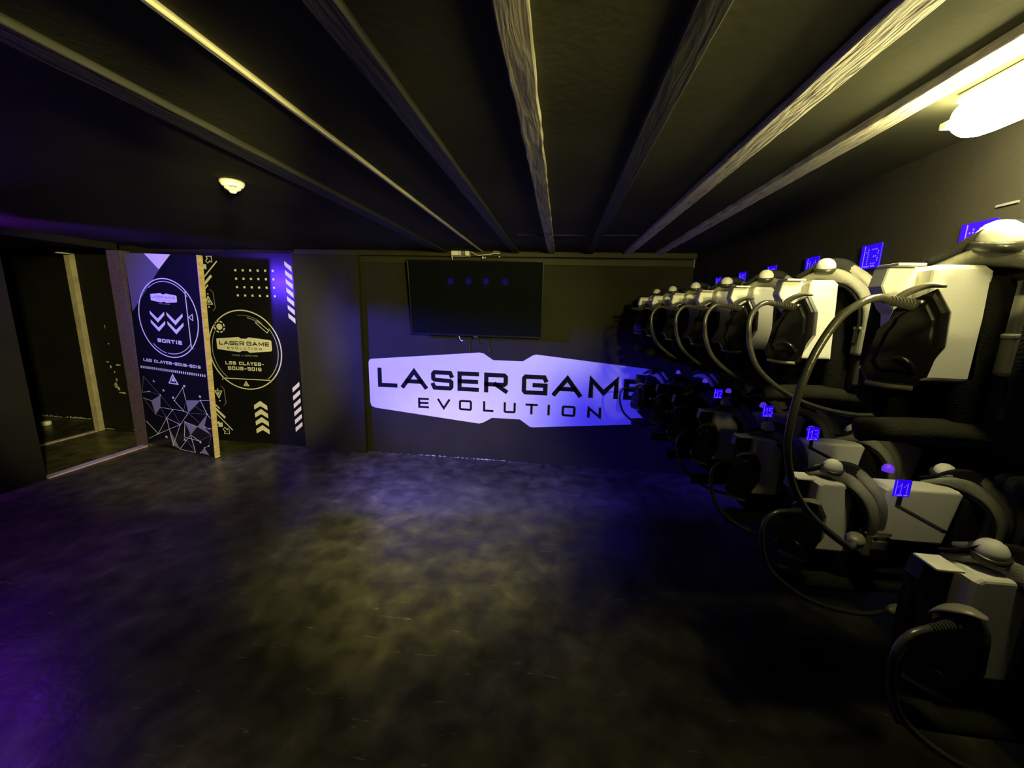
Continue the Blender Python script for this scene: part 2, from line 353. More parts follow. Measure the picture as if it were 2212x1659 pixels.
# ceiling battens, running away from the viewer
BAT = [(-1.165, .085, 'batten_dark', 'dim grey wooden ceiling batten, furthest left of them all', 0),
       (-.782, .016, 'batten_edge', 'thin pale strip on the ceiling, coloured as the lit edge of a board', 0),
       (-.455, .062, 'batten_dark', 'dark ceiling batten between the thin pale strip and the bright one above the screen', 0),
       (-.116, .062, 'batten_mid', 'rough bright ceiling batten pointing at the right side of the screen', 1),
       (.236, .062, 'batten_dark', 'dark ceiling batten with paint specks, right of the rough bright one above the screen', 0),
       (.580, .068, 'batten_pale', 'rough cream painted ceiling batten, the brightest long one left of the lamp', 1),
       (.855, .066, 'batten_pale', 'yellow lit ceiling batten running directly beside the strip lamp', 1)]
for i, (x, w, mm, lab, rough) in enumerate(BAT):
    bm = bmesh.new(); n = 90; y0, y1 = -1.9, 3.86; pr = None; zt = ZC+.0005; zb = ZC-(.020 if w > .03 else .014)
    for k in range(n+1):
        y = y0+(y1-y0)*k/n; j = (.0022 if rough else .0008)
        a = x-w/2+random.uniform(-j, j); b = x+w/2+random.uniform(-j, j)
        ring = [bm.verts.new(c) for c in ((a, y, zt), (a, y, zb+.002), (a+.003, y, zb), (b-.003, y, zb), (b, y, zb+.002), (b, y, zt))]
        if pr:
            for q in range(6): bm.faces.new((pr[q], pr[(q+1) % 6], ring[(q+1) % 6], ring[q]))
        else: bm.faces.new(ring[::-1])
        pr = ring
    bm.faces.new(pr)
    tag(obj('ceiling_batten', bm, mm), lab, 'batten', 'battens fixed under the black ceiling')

# ------------------------------------------------------------ big wall sign
sign = thing('wall_sign', 'large white laser game sign with black lettering on the back wall below the television', 'sign', (-.513, 3.92, .775))
fr = (Vector((0, 0, 0)), Vector((1, 0, 0)), Vector((0, 0, 1)), Vector((0, -1, 0)))
bm = bmesh.new(); prism(bm, logo_outline(0, 0, 1), fr, 0, .006); obj('sign_plate', bm, 'white', sign)
for nm, L_, y_, h_, t_ in (('laser_word', LG1[:5], -.027, .208, .044), ('game_word', LG1[5:], -.027, .208, .044), ('evolution_word', LG2, -.235, .112, .022)):
    D = Draw(fr, .0062, .0085)
    for c, a, b in L_: D.glyph(c, a+.513, y_, b-a, h_, t_)
    D.done(nm, 'black_letter', sign)

# ------------------------------------------------------------ television
tv = thing('television', 'wide black flat television tilted forward on the back wall above the white sign', 'television', (-.83, 3.78, 1.69))
tilt = math.radians(8); tv.rotation_euler = (tilt, 0, 0)
w, h = 1.31, .722
obj('housing', BOX(-w/2+.01, w/2-.01, -.01, .035, -h/2+.01, h/2-.01, bev=.008), 'tvframe', tv)
bm = bmesh.new(); t = .011
for a in ((-w/2, w/2, h/2-t, h/2), (-w/2, w/2, -h/2, -h/2+t+.006), (-w/2, -w/2+t, -h/2, h/2), (w/2-t, w/2, -h/2, h/2)): box(bm, a[0], a[1], -.02, -.004, a[2], a[3], .002)
obj('bezel', bm, 'tvframe', tv)
obj('screen', BOX(-w/2+t, w/2-t, -.014, -.009, -h/2+t+.006, h/2-t), 'tv', tv)
obj('logo_bump', BOX(-.022, .022, -.024, -.016, -h/2-.012, -h/2+.004, bev=.002), 'metal', tv)
bm = BOX(-.35, .35, .035, .10, -.2, .02, bev=.01); obj('wall_mount', bm, 'tvframe', tv)
bm = bmesh.new(); tube(bm, [(-.17, -.005, -h/2-.004), (-.165, -.008, -h/2-.02), (-.155, -.01, -h/2-.042), (-.14, -.012, -h/2-.052), (-.13, -.012, -h/2-.045)], .004, 8); obj('hook', bm, 'white', tv, True)
for i, (x0, x1) in enumerate([(-.985+.07, -.91), (-.72, -.70)]):
    bm = bmesh.new(); tube(bm, [(x0, 3.90, 1.33), (x0+.004, 3.915, 1.24), (x1, 3.912, 1.16)], .004, 6)
    tag(obj('television_cable', bm, 'rubber', None, True), ['thin black cable hanging under the television, nearer its hook', 'thin black cable hanging under the television, nearer its right end'][i], 'cable')

# ------------------------------------------------------------ small things at the top of the back wall
jb = thing('junction_box', 'small cream and grey junction box above the television, left of the loose wire', 'junction box', (-.975, 3.86, 2.16))
obj('cover', BOX(-.10, -.03, -.05, 0, -.062, -.018, bev=.004), 'cream', jb)
obj('terminal', BOX(-.026, -.006, -.05, 0, -.062, -.018, bev=.003), 'white', jb)
obj('cable_gland', BOX(-.002, .03, -.045, 0, -.055, -.022, bev=.003), 'dimprint', jb)
obj('end_cap', BOX(.034, .075, -.05, 0, -.064, -.018, bev=.006), 'cream', jb)
obj('back_plate', BOX(-.10, .08, -.004, 0, -.07, -.012), 'dimprint', jb)
bm = bmesh.new(); tube(bm, [(-.098, -.03, -.06), (-.094, -.032, -.09), (-.085, -.03, -.118)], .005, 6); obj('wire_stub', bm, 'white', jb, True)
wr = thing('loose_wire', 'loose white wire drooping to a grey bracket under the ceiling above the television', 'wire', (-.85, 3.82, 2.12))
bm = bmesh.new(); tube(bm, [(-.03, 0, .012), (.03, 0, -.016), (.10, 0, -.012), (.16, 0, -.006), (.18, 0, .002), (.25, 0, 0)], .0042, 8); obj('wire', bm, 'print_', wr, True)
obj('bracket', BOX(.18, .245, .005, .012, .006, .027), 'dimprint', wr)
for a in ((.075, .09, -.05, -.028), (.10, .11, -.044, -.03), (.235, .25, -.034, -.024)): obj('clip', BOX(a[0], a[1], -.002, .02, a[2], a[3], bev=.003), 'print_', wr)
bm = BOX(1.186, 1.198, 3.897, 3.918, 2.02, 2.10, bev=.002); o = obj('corner_bracket', bm, 'dimprint'); tag(o, 'small grey angle bracket near the far right corner under the ceiling', 'bracket')

ul = thing('ultraviolet_lamp', 'small black ultraviolet wall lamp with an added hood, high on the left wall beyond the view', 'lamp', (-4.48, 2.10, 1.90))
obj('base', BOX(0, .10, -.07, .07, -.06, .09, bev=.006), 'tvframe', ul)
bm = bmesh.new(); a0, a1 = math.radians(-25), math.radians(41); rr_ = .25
pts = [(.18+rr_*math.cos(a0+(a1-a0)*k/10), rr_*math.sin(a0+(a1-a0)*k/10)) for k in range(11)]
for p, q in zip(pts, pts[1:]):
    vs = [bm.verts.new((p[0], p[1], -.030)), bm.verts.new((q[0], q[1], -.030)), bm.verts.new((q[0], q[1], .14)), bm.verts.new((p[0], p[1], .14))]; bm.faces.new(vs)
bmesh.ops.remove_doubles(bm, verts=bm.verts, dist=1e-5); bmesh.ops.solidify(bm, geom=bm.faces[:], thickness=.003)
obj('added_hood', bm, 'tvframe', ul)  # hood added to cut the blue beam above the sign
bm = bmesh.new(); a0, a1 = math.radians(-32), math.radians(11)
pts = [(.18+rr_*math.cos(a0+(a1-a0)*k/8), rr_*math.sin(a0+(a1-a0)*k/8)) for k in range(9)]
for p, q in zip(pts, pts[1:]):
    vs = [bm.verts.new((p[0], p[1], -.20)), bm.verts.new((q[0], q[1], -.20)), bm.verts.new((q[0], q[1], -.03)), bm.verts.new((p[0], p[1], -.03))]; bm.faces.new(vs)
bmesh.ops.remove_doubles(bm, verts=bm.verts, dist=1e-5); bmesh.ops.solidify(bm, geom=bm.faces[:], thickness=.003)
obj('added_side_hood', bm, 'tvframe', ul)  # added to keep the blue beam off the lower vests

# ------------------------------------------------------------ smoke detector
sd = thing('smoke_detector', 'round cream smoke detector on the dark ceiling at the left', 'smoke detector', (-1.535, 1.765, ZC))
bm = bmesh.new(); lathe(bm, [(.048, 0), (.050, -.004), (.050, -.012), (.046, -.018)], 32); obj('base', bm, 'cream', sd, True)
bm = bmesh.new(); lathe(bm, [(.044, -.017), (.045, -.021), (.036, -.031), (.034, -.031), (.032, -.033), (.033, -.035), (.030, -.037), (.026, -.039), (.024, -.041), (.017, -.044)], 32); obj('chamber', bm, 'cream', sd, True)
bm = bmesh.new(); lathe(bm, [(.016, -.043), (.015, -.048), (.010, -.053), (.004, -.054)], 24); obj('cap', bm, 'white', sd, True)
bm = bmesh.new()
for ring, z in ((.0392, -.0285), (.0362, -.0315)):
    for k in range(4):
        a0 = k*math.pi/2+.35; pp = [Vector((ring*math.cos(a0+i*.12), ring*math.sin(a0+i*.12), z)) for i in range(8)]
        sweep(bm, pp, circ(.0009, 6))
obj('vent_slot', bm, 'black_letter', sd)

# ------------------------------------------------------------ strip lamp
lp = thing('strip_lamp', 'glowing yellow white strip lamp on the ceiling at the top right', 'lamp', (.975, .90, ZC))
obj('housing', BOX(-.036, .036, -.14, .30, -.022, 0, bev=.006), 'white', lp)
bm = bmesh.new(); lathe(bm, [(.015, -.125), (.038, -.11), (.048, -.09), (.050, -.06), (.050, .25), (.048, .275), (.041, .297), (.030, .312), (.014, .321)], 28, Vector((0, 0, -.056)), Vector((0, 1, 0)))
obj('diffuser', bm, 'lamp', lp, True)
obj('end_clip', BOX(-.034, .03, .30, .335, -.066, -.050, bev=.003), 'white', lp)

# ------------------------------------------------------------ black printed panel on the back wall
pn = thing('printed_panel', 'black printed wall panel with dot grid and upward chevrons behind the open door', 'panel', (-3.6, 3.93, 0))
fp = (Vector((3.6, -.012, 0)), Vector((1, 0, 0)), Vector((0, 0, 1)), Vector((0, -1, 0)))
obj('backing', BOX(-.86, .80, -.012, 0, .01, 2.115, bev=.002), 'board', pn)
obj('edge_strip', BOX(.795, .855, -.02, 0, .0, 2.13, bev=.003), 'wall', pn)
D = Draw(fp)
C = (-3.452, 1.078)
D.arc(C, .437, 0, 360, .012, 96)
D.dots(C, .398, -50, 38, 46, .008); D.dots(C, .398, 150, 230, 46, .006)
D.line([(-3.756, .754), (-3.181, .754)], .009); D.tri_mark((-3.478, .703), .06, .05, .007)
D.line([(-3.765, .752), (-3.765, .73)], .006); D.line([(-3.178, .752), (-3.172, .728)], .006)
D.line([(-3.272, 1.412), (-3.144, 1.306), (-3.165, 1.279), (-3.292, 1.385)], .006, True)
D.disc((-3.734, 1.329), .034)
for k in range(8):
    a = 360/8*k; D.arc((-3.734, 1.329), .060, a+6, a+34, .014, 5)
D.done('roundel_print', 'print_', pn); D = Draw(fp)
D.poly(logo_outline(-3.455, 1.138, .222))
D.done('logo_plate', 'print_', pn); D = Draw(fp)
D.text('LES CLAYES-', -3.708, .912, .470, .037, .0085); D.text('SOUS-BOIS', -3.683, .852, .408, .040, .0085)
D.done('town_name', 'print_', pn); D = Draw(fp)
for r_ in range(4):
    for c_ in range(6):
        x = -3.47+c_*.0866; z = 1.935-r_*.0873; D.poly([(x-.011, z-.011), (x+.011, z-.011), (x+.011, z+.011), (x-.011, z+.011)])
D.done('dot_grid', 'print_', pn); D = Draw(fp)
for k in range(7): z = 2.035-k*.0895; D.poly([(-2.897, z), (-2.897, z-.045), (-2.822, z-.108), (-2.822, z-.055)])
for k in range(6): z = .675-k*.0915; D.poly([(-2.919, z-.045), (-2.919, z+.005), (-2.832, z+.078), (-2.832, z+.032)])
D.done('stripe_print', 'print_', pn); D = Draw(fp)
for k in range(4):
    z = .457-k*.0945; D.poly([(-3.408, z), (-3.327, z+.053), (-3.327, z-.006), (-3.408, z-.05)]); D.poly([(-3.327, z+.053), (-3.247, z+.001), (-3.247, z-.051), (-3.327, z-.006)])
D.done('chevron_print', 'print_', pn); D = Draw(fp)
# left column marks
D.line([(-3.93, 1.782), (-3.678, 2.025)], .012); D.line([(-3.93, 1.715), (-3.762, 1.875)], .026); D.line([(-3.93, 1.665), (-3.815, 1.775)], .014)
D.line([(-3.93, .470), (-3.848, .390)], .014); D.line([(-3.93, .415), (-3.79, .285)], .026); D.line([(-3.93, .362), (-3.71, .141)], .010)
def arrow(D, c, s, a, outline=None):
    P = [(0, .5), (.5, 0), (.2, 0), (.2, -.5), (-.2, -.5), (-.2, 0), (-.5, 0)]
    P = [(0, .5), (.5, .0), (.3, -.12), (.2, -.05), (.2, -.5), (-.2, -.5), (-.2, -.05), (-.3, -.12), (-.5, 0)]
    ca, sa = math.cos(a), math.sin(a); Q = [(c[0]+s*(x*ca-y*sa), c[1]+s*(x*sa+y*ca)) for x, y in P]
    if outline: D.line(Q, outline, True)
    else: D.poly(Q[0:1]+Q[1:4]+Q[6:9]); D.poly([Q[3], Q[4], Q[5], Q[6]])
arrow(D, (-3.838, 1.965), .075, -math.pi/4); arrow(D, (-3.768, 2.045), .085, -math.pi/4, .006)
arrow(D, (-3.863, .20), .08, -math.pi*3/4); arrow(D, (-3.79, .125), .09, -math.pi*3/4, .006)
D.done('arrow_print', 'print_', pn); D = Draw(fp)
D.tri_mark((-3.83, 1.612), .085, .08, .010); D.poly([(-3.84, 1.675), (-3.818, 1.675), (-3.829, 1.69)]); D.poly([(-3.845, 1.535), (-3.82, 1.535), (-3.832, 1.555)])
D.tri_mark((-3.84, .56), .085, .08, .010, -1); D.poly([(-3.855, .625), (-3.833, .625), (-3.844, .61)]); D.poly([(-3.845, .49), (-3.82, .49), (-3.832, .475)])
D.done('triangle_print', 'print_', pn)
D = Draw(fp)
D.line([(-3.80, 1.73), (-3.765, 1.70), (-3.757, 1.53), (-3.79, 1.50)], .006)
D.line([(-3.80, .66), (-3.765, .63), (-3.757, .46), (-3.79, .43)], .006)
D.text("VIVEZ L'EMOTION", -3.62, 1.012, .315, .017, .004)
D.arc(C, .385, 52, 98, .006, 20); D.arc(C, .365, 55, 80, .012, 12)
D.done('faint_print', 'dimprint', pn)
D = Draw((fp[0], fp[1], fp[2], fp[3]), .0032, .0045); logo_letters(D, -3.455, 1.138, .215, 1.0); D.done('lettering', 'black_letter', pn)

# ------------------------------------------------------------ open door leaf with SORTIE print
hx, hy = -4.455, 3.585; fx, fy = -3.49, 3.432
dr = thing('door_leaf', 'open door leaf printed with SORTIE, down chevrons and a network pattern', 'door', (hx, hy, .006))
ang = math.atan2(fy-hy, fx-hx); sag = math.radians(2.2)
dr.rotation_euler = (Matrix.Rotation(ang, 3, 'Z') @ Matrix.Rotation(sag, 3, 'Y')).to_euler()
dw, dh = .975, 2.055
obj('leaf', BOX(0, dw, 0, .042, .04, dh, bev=.002), 'board', dr)
obj('free_edge', BOX(dw, dw+.012, -.004, .046, .036, dh+.002, bev=.001), 'wood', dr)
obj('hinge_edge', BOX(-.008, 0, -.003, .045, .04, dh, bev=.001), 'jamb', dr)
bm = bmesh.new(); lathe(bm, [(.008, 0), (.008, .02)], 12, Vector((dw-.09, 0, 1.02)), Vector((0, 1, 0)))
for z in (.25, 1.05, 1.85):
    lathe(bm, [(.008, 0), (.008, .09)], 10, Vector((-.012, .045, z)))
obj('hinge', bm, 'metal', dr)
fd = (Vector((0, 0, 0)), Vector((1, 0, 0)), Vector((0, 0, 1)), Vector((0, -1, 0)))
top = dh-.002
D = Draw(fd, .0003, .0010); D.poly([(.003, top), (.024, 1.474), (.466, 1.905), (.275, top)]); D.done('grey_field', 'faint', dr)
D = Draw(fd, .0008, .0025)
D.poly([(.285, top), (.466, 1.909), (.64, top)])
D.done('triangle_print', 'print_', dr); D = Draw(fd, .0008, .0025)
CD = (.515, 1.435)
def ell(a): return (CD[0]+.403*math.cos(a), CD[1]+.388*math.sin(a))
D.line([ell(2*math.pi*i/96) for i in range(96)], .010, True)
def ell2(a, k): return (CD[0]+.403*k*math.cos(a), CD[1]+.388*k*math.sin(a))
for k in range(26):
    a = math.radians(40+k*2.4); x, y = ell2(a, .93); D.poly([(x-.005, y-.004), (x+.005, y-.004), (x+.005, y+.004), (x-.005, y+.004)])
    a = math.radians(-42-k*2.2); x, y = ell2(a, .91); D.poly([(x-.004, y-.004), (x+.004, y-.004), (x+.004, y+.004), (x-.004, y+.004)])
D.line([ell2(math.radians(100+i*2), .93) for i in range(14)], .005); D.line([ell2(math.radians(-100-i*2.4), .92) for i in range(14)], .005)
D.line([(.782, 1.712), (.796, 1.165)], .009); D.line([(.782, 1.70), (.80, 1.715)], .006); D.line([(.79, 1.165), (.825, 1.162)], .006)
D.line([(.80, 1.468), (.85, 1.498), (.85, 1.440)], .007, True)
D.done('roundel_print', 'print_', dr); D = Draw(fd, .0008, .0025)
D.poly(logo_outline(.487, 1.634, .119))
D.done('logo_plate', 'print_', dr); D = Draw(fd, .0008, .0025)
for cx in (.372, .612):
    s_ = 1 if cx < .5 else 1.08
    for z in (1.498, 1.408):
        D.poly([(cx-.10*s_, z), (cx, z-.072*s_), (cx, z-.112*s_), (cx-.098*s_, z-.032)]); D.poly([(cx, z-.072*s_), (cx+.10*s_, z), (cx+.098*s_, z-.032), (cx, z-.112*s_)])
D.done('chevron_print', 'print_', dr); D = Draw(fd, .0008, .0025)
D.text('SORTIE', .338, 1.187, .335, .038, .010)
D.done('exit_word', 'print_', dr); D = Draw(fd, .0008, .0025)
D.text('LES CLAYES-SOUS-BOIS', .096, .967, .797, .030, .0062)
D.done('town_name', 'print_', dr); D = Draw(fd, .0008, .0025)
for k in range(32): x = .042+k*.0288; D.poly([(x, .888), (x+.011, .888), (x+.013, .914), (x+.002, .914)])
D.done('dash_row', 'print_', dr); D = Draw(fd, .0008, .0025)
D.line([(.495, .862), (.434, .770), (.556, .770)], .011, True); D.poly([(.495, .835), (.470, .792), (.520, .792)])
D.done('triangle_print', 'print_', dr); D = Draw(fd, .0008, .0025)
ND = [(.123, .641), (.283, .621), (.619, .739), (.48, .588), (.848, .636), (.437, .48), (.261, .484), (.597, .49), (.66, .476), (.922, .499), (.338, .378), (.527, .332), (.183, .178), (.6, .372), (.662, .238),
      (.768, .345), (.778, .191), (.568, .202), (.391, .08), (.484, .052), (.708, .052), (.903, .156), (.84, .124), (.777, .06), (.866, .359), (.933, .346), (.031, .101), (.135, .541), (.178, .391), (.645, .611),
      (.965, .65), (.965, .352), (.953, .282), (.36, .253), (.896, .052), (.02, .62), (.02, .56), (.02, .30), (.965, .46), (.05, .72), (.06, .80)]
for a, b in [(35, 0), (36, 27), (6, 7), (7, 8), (5, 10), (10, 11), (11, 8), (12, 11), (26, 12), (37, 12), (10, 12), (2, 3), (2, 29), (3, 7), (4, 30), (4, 9), (9, 38), (13, 17), (13, 15), (14, 16), (17, 16), (19, 20), (14, 19), (14, 20), (24, 25), (25, 31),
             (22, 21), (10, 33), (33, 18), (11, 18)]:
    D.line([ND[a], ND[b]], .0032)
for i in (0, 1, 2, 3, 4, 5, 7, 9, 10, 11, 12, 13, 18, 21, 22, 23, 24, 25): D.disc(ND[i], .0070, 10)
for c, x, z in [('L', .20, .755), ('A', .325, .668), ('S', .455, .605), ('E', .632, .750), ('R', .835, .665), ('Q', .29, .15), ('A', .555, .16), ('K', .78, .17)]: D.glyph(c, x, z, .024, .022, .006)
D.done('network_print', 'print_', dr)
D = Draw(fd, .0004, .0012)
for tri in [(1, 27, 6), (29, 8, 4), (14, 15, 13), (9, 24, 15), (27, 28, 6), (18, 19, 33), (22, 23, 34), (24, 32, 15), (26, 12, 33)]: D.poly([ND[i] for i in tri])
for a, b in [(0, 1), (1, 5), (6, 10), (5, 11), (8, 24), (8, 9), (29, 9), (15, 32), (32, 16), (28, 10), (27, 6), (7, 29), (22, 23), (23, 34), (21, 32), (26, 33), (36, 28), (17, 20), (13, 11), (40, 1), (40, 35), (22, 34)]: D.line([ND[a], ND[b]], .0022)
D.text("VIVEZ L'EMOTION", .41, 1.573, .15, .009, .0025)
D.done('faint_print', 'dimprint', dr)
D = Draw(fd, .0027, .0034); logo_letters(D, .487, 1.634, .115, .8); D.done('lettering', 'dimprint', dr)

# corridor bits
bm = bmesh.new(); lathe(bm, [(.02, 0), (.045, .006), (.05, .03), (.045, .055), (.02, .06)], 20); o = obj('floor_lamp_puck', bm, 'cream', None, True); o.location = (-6.40, 4.0, .0)  # unlit puck in place of a small light at floor level
o.name = 'round_floor_light'; tag(o, 'small round yellow floor light on the corridor floor beyond the doorway', 'floor light')
pl = thing('corridor_spotlight', 'small ceiling spotlight with a bright rim above the beige post in the doorway', 'lamp', (-5.5, 3.86, ZC))
bm = bmesh.new(); lathe(bm, [(.05, -.06), (.055, -.055), (.05, -.02), (.03, 0)], 20); obj('housing', bm, 'tvframe', pl, True)
bm = bmesh.new(); lathe(bm, [(.056, -.062), (.058, -.072), (.045, -.074), (.04, -.062)], 20); obj('rim', bm, 'cream', pl, True)

# ------------------------------------------------------------ vests
def make_vest(wide):
    """local frame: x to the wall, y away from the viewer, origin at the top front corner line; hangs down in -z"""
    v = thing('laser_vest', 'x', 'vest')
    def shell(name, x0, x1, h=.262, wing=False, dx=0.0):
        bm = bmesh.new()
        pts = [(x0, -h), (x0+.004, -.012), (x0+.014, 0), (x1-.014, 0), (x1, -.012), (x1+dx, -h)]
        prism(bm, pts, (Vector((0, .078, 0)), Vector((1, 0, 0)), Vector((0, 0, 1)), Vector((0, -1, 0))), 0, .078, bev=.010, seg=3)
        if wing:
            wp = [(x0-.058, -.002), (x0+.004, -.002), (x0+.004, -.20), (x0-.012, -.20), (x0-.026, -.110), (x0-.040, -.096), (x0-.066, -.046)]
            bw = bmesh.new(); prism(bw, wp, (Vector((0, .086, 0)), Vector((1, 0, 0)), Vector((0, 0, 1)), Vector((0, -1, 0))), 0, .045, bev=.006)
            obj('wing_panel', bw, 'white', v)
            obj('wing_ledge', BOX(x0-.060, x0-.002, .016, .080, -.002, .004, bev=.0015), 'white', v)
        return obj(name, bm, 'white', v, False)
    shell('chest_shell', -.088, .004, wing=True, dx=.016)
    if wide: shell('side_shell', .128, .370, h=.20, dx=-.03); shell('back_shell', .452, .600, h=.20, dx=-.03)
    else: shell('side_shell', .096, .280, h=.20, dx=-.02)
    # fabric harness behind and between the shells
    bm = bmesh.new()
    ring = []
    prof = [(-.11, -.03), (.58, -.03), (.60, -.16), (.55, -.27), (.40, -.34), (.12, -.385), (-.04, -.385), (-.10, -.33), (-.11, -.22)]
    if not wide: prof = [(-.11, -.03), (.275, -.03), (.28, -.2), (.24, -.34), (.12, -.385), (-.04, -.385), (-.10, -.33), (-.11, -.22)]
    prism(bm, prof, (Vector((0, .13, 0)), Vector((1, 0, 0)), Vector((0, 0, 1)), Vector((0, -1, 0))), 0, .045, bev=.016, seg=3)
    box(bm, .012, .092, .0, .09, -.40, -.02, .018, 3)
    if wide: box(bm, .375, .448, .0, .09, -.34, -.02, .018, 3)
    obj('harness', bm, 'fabric', v, True)
    # shoulder straps: padded bands arching forwards over the gap
    for x0, name in ((0, 'shoulder_strap'), (.385, 'shoulder_strap'))[:2 if wide else 1]:
        bm = bmesh.new()
        ctr = [(x0-.05, .10, .004), (x0-.015, .055, .030), (x0+.030, .015, .022), (x0+.066, -.022, -.020), (x0+.088, -.036, -.078), (x0+.098, -.030, -.150), (x0+.096, -.018, -.20)]
        path = catmull(ctr, 6); sp = Vector((.5, .55, .5)).normalized()
        for off in (-.024, .024):
            pp = [p+Vector((.75, .35, .45))*off*(1.0 if i < 14 else .95) for i, p in enumerate(path)]
            sweep(bm, pp, circ(.021, 10, .011), Vector((-.4, 1, .2)))
        o = obj(name, bm, 'strap', v, True)
        bm = bmesh.new(); pp = [p+Vector((-.004, .006, -.004)) for p in path]; sweep(bm, pp, circ(.048, 8, .006), Vector((-.4, 1, .2))); obj('webbing', bm, 'webbing', o, True)
    for x0, y0 in ((-.022, .045), (.36, .075))[:2 if wide else 1]:
        bm = bmesh.new(); lathe(bm, [(.028, 0), (.029, .006), (.027, .016), (.020, .027), (.010, .033), (.002, .034)], 20, Vector((x0, y0, .040)), Vector((-.1, -.25, 1)))
        o = obj('sensor_dome', bm, 'white', v, True)
        bm = bmesh.new(); lathe(bm, [(.034, -.012), (.036, -.006), (.036, .002), (.031, .004)], 20, Vector((x0, y0, .040)), Vector((-.1, -.25, 1))); obj('dome_base', bm, 'rubber', o, True)
    # small shoulder sensor; its glow stands for blue light falling on it
    bm = bmesh.new(); lathe(bm, [(.017, 0), (.018, .012), (.012, .024), (.004, .028)], 12, Vector((.20, .10, .022))); obj('shoulder_sensor', bm, 'blueglow', v, True)
    # buckle on the first strap
    bm = BOX(.060, .135, -.052, -.010, -.240, -.150, bev=.010); box(bm, .075, .122, -.060, -.044, -.205, -.172, .004); box(bm, .055, .140, -.048, -.016, -.158, -.146, .004)
    o = obj('buckle', bm, 'buckle', v)
    bm = bmesh.new()
    for xx, zz in ((.083, -.166), (.122, -.163)): lathe(bm, [(.006, 0), (.006, .004)], 10, Vector((xx, -.054, zz)), Vector((0, -1, 0)))
    obj('rivet', bm, 'black_letter', o)
    bm = BOX(.075, .125, -.035, .0, -.34, -.236, bev=.006); obj('strap_tail', bm, 'webbing', v)
    # waist pad at the bottom edge, tipping outwards
    bm = bmesh.new()
    path = catmull([(-.16, .03, -.392), (-.11, .012, -.380), (.0, .008, -.376), (.10, .015, -.382), (.16, .04, -.39)], 5)
    sweep(bm, path, [(.036*math.cos(a), .026*math.sin(a)-.01*abs(math.cos(a))) for a in [2*math.pi*i/12 for i in range(12)]], Vector((0, .1, 1)))
    box(bm, -.12, .58 if wide else .27, .02, .11, -.42, -.385, .014, 2)
    obj('waist_pad', bm, 'pad', v, True)
    return v
def make_gun():
    """phaser hooked in front of the vest; same frame as the vest"""
    g = thing('laser_gun', 'x', 'laser gun')
    ex = Vector((.72, -.69, 0)).normalized(); nn = Vector((-.69, -.72, 0)).normalized(); O = Vector((-.060, -.125, 0))
    fr_ = (O, ex, Vector((0, 0, 1)), nn)
    P = [(-.154, -.102), (-.138, -.083), (-.112, -.070), (-.092, -.056), (-.067, -.104), (-.063, -.178), (-.090, -.240), (-.092, -.268), (-.175, -.266), (-.192, -.238), (-.160, -.149)]
    bm = bmesh.new(); prism(bm, P, fr_, -.050, 0, bev=.012, seg=3); obj('body', bm, 'gun', g)
    c = (-.118, -.16); bm = bmesh.new(); prism(bm, [(c[0]+(x-c[0])*.66, c[1]+(z-c[1])*.70) for x, z in P], fr_, 0, .010, bev=.005); obj('side_panel', bm, 'gun', g)
    def W(s_, z_, n_=0.0): return O+ex*s_+nn*n_+Vector((0, 0, z_))
    bm = bmesh.new(); sweep(bm, [W(-.096, -.270, -.012), W(-.135, -.272, -.012), W(-.176, -.268, -.012)], circ(.014, 10, .007)); obj('base_edge', bm, 'buckle', g, True)
    bm = bmesh.new(); path = catmull([W(-.158, -.092, -.02), W(-.140, -.066, -.015), W(-.108, -.050, -.012), W(-.080, -.052, -.012)], 5)
    sweep(bm, path, circ(.022, 10, .007), Vector((0, 0, 1)), scale=lambda t: 1-.55*abs(2*t-1)**2); obj('hood', bm, 'buckle', g, True)
    bm = bmesh.new(); lathe(bm, [(.006, 0), (.007, .004), (.003, .007)], 10, W(-.112, -.086, .002), nn); obj('screw', bm, 'metal', g, True)
    bm = bmesh.new(); tube(bm, [W(-.150, -.215, .006), W(-.128, -.205, .014), W(-.108, -.215, .016), W(-.098, -.235, .006)], .005, 8); obj('trigger', bm, 'gun', g, True)
    # ribbed strain relief and cable start
    bm = bmesh.new(); A = Vector((-.150, -.040, -.090)); Bv = Vector((-.232, -.074, -.081)); d = (Bv-A)
    prof = []
    for i in range(9):
        z = d.length*i/9; r1 = .0125-.0005*i
        prof += [(r1, z), (r1, z+d.length/9*.5), (r1*.66, z+d.length/9*.55), (r1*.66, z+d.length/9*.95)]
    lathe(bm, prof, 14, A, d); obj('strain_relief', bm, 'rubber', g)
    return g
CAB_LONG = [(-.228, -.073, -.081), (-.250, -.083, -.079), (-.29, -.10, -.090), (-.335, -.11, -.125), (-.375, -.12, -.20), (-.392, -.12, -.28), (-.392, -.11, -.345), (-.385, -.10, -.41), (-.365, -.10, -.485), (-.335, -.10, -.54), (-.285, -.09, -.59), (-.215, -.09, -.64), (-.16, -.03, -.66)]
CAB_LOOP = [(-.228, -.073, -.081), (-.250, -.083, -.079), (-.275, -.09, -.088), (-.295, -.095, -.115), (-.302, -.10, -.155), (-.288, -.10, -.225), (-.25, -.10, -.295), (-.16, -.10, -.365), (-.06, -.10, -.405), (.06, -.09, -.425), (.17, -.06, -.425)]
def cable(g, pts, r=.0080):
    bm = bmesh.new(); tube(bm, pts, r, 10, 8, Vector((.1, 1, .05))); o = obj('cable', bm, 'rubber', g, True)
    e = Vector(pts[-1]); bm = bmesh.new(); lathe(bm, [(.009, -.012), (.014, 0), (.020, .018), (.020, .035), (.012, .048)], 12, e, (e-Vector(pts[-2]))); obj('plug', bm, 'buckle', g, True)
def copy_tree(o, parent=None, skip=()):
    c = o.copy(); COL.objects.link(c); c.parent = parent
    for ch in o.children:
        if ch.name.split('.')[0] not in skip: copy_tree(ch, c)
    return c
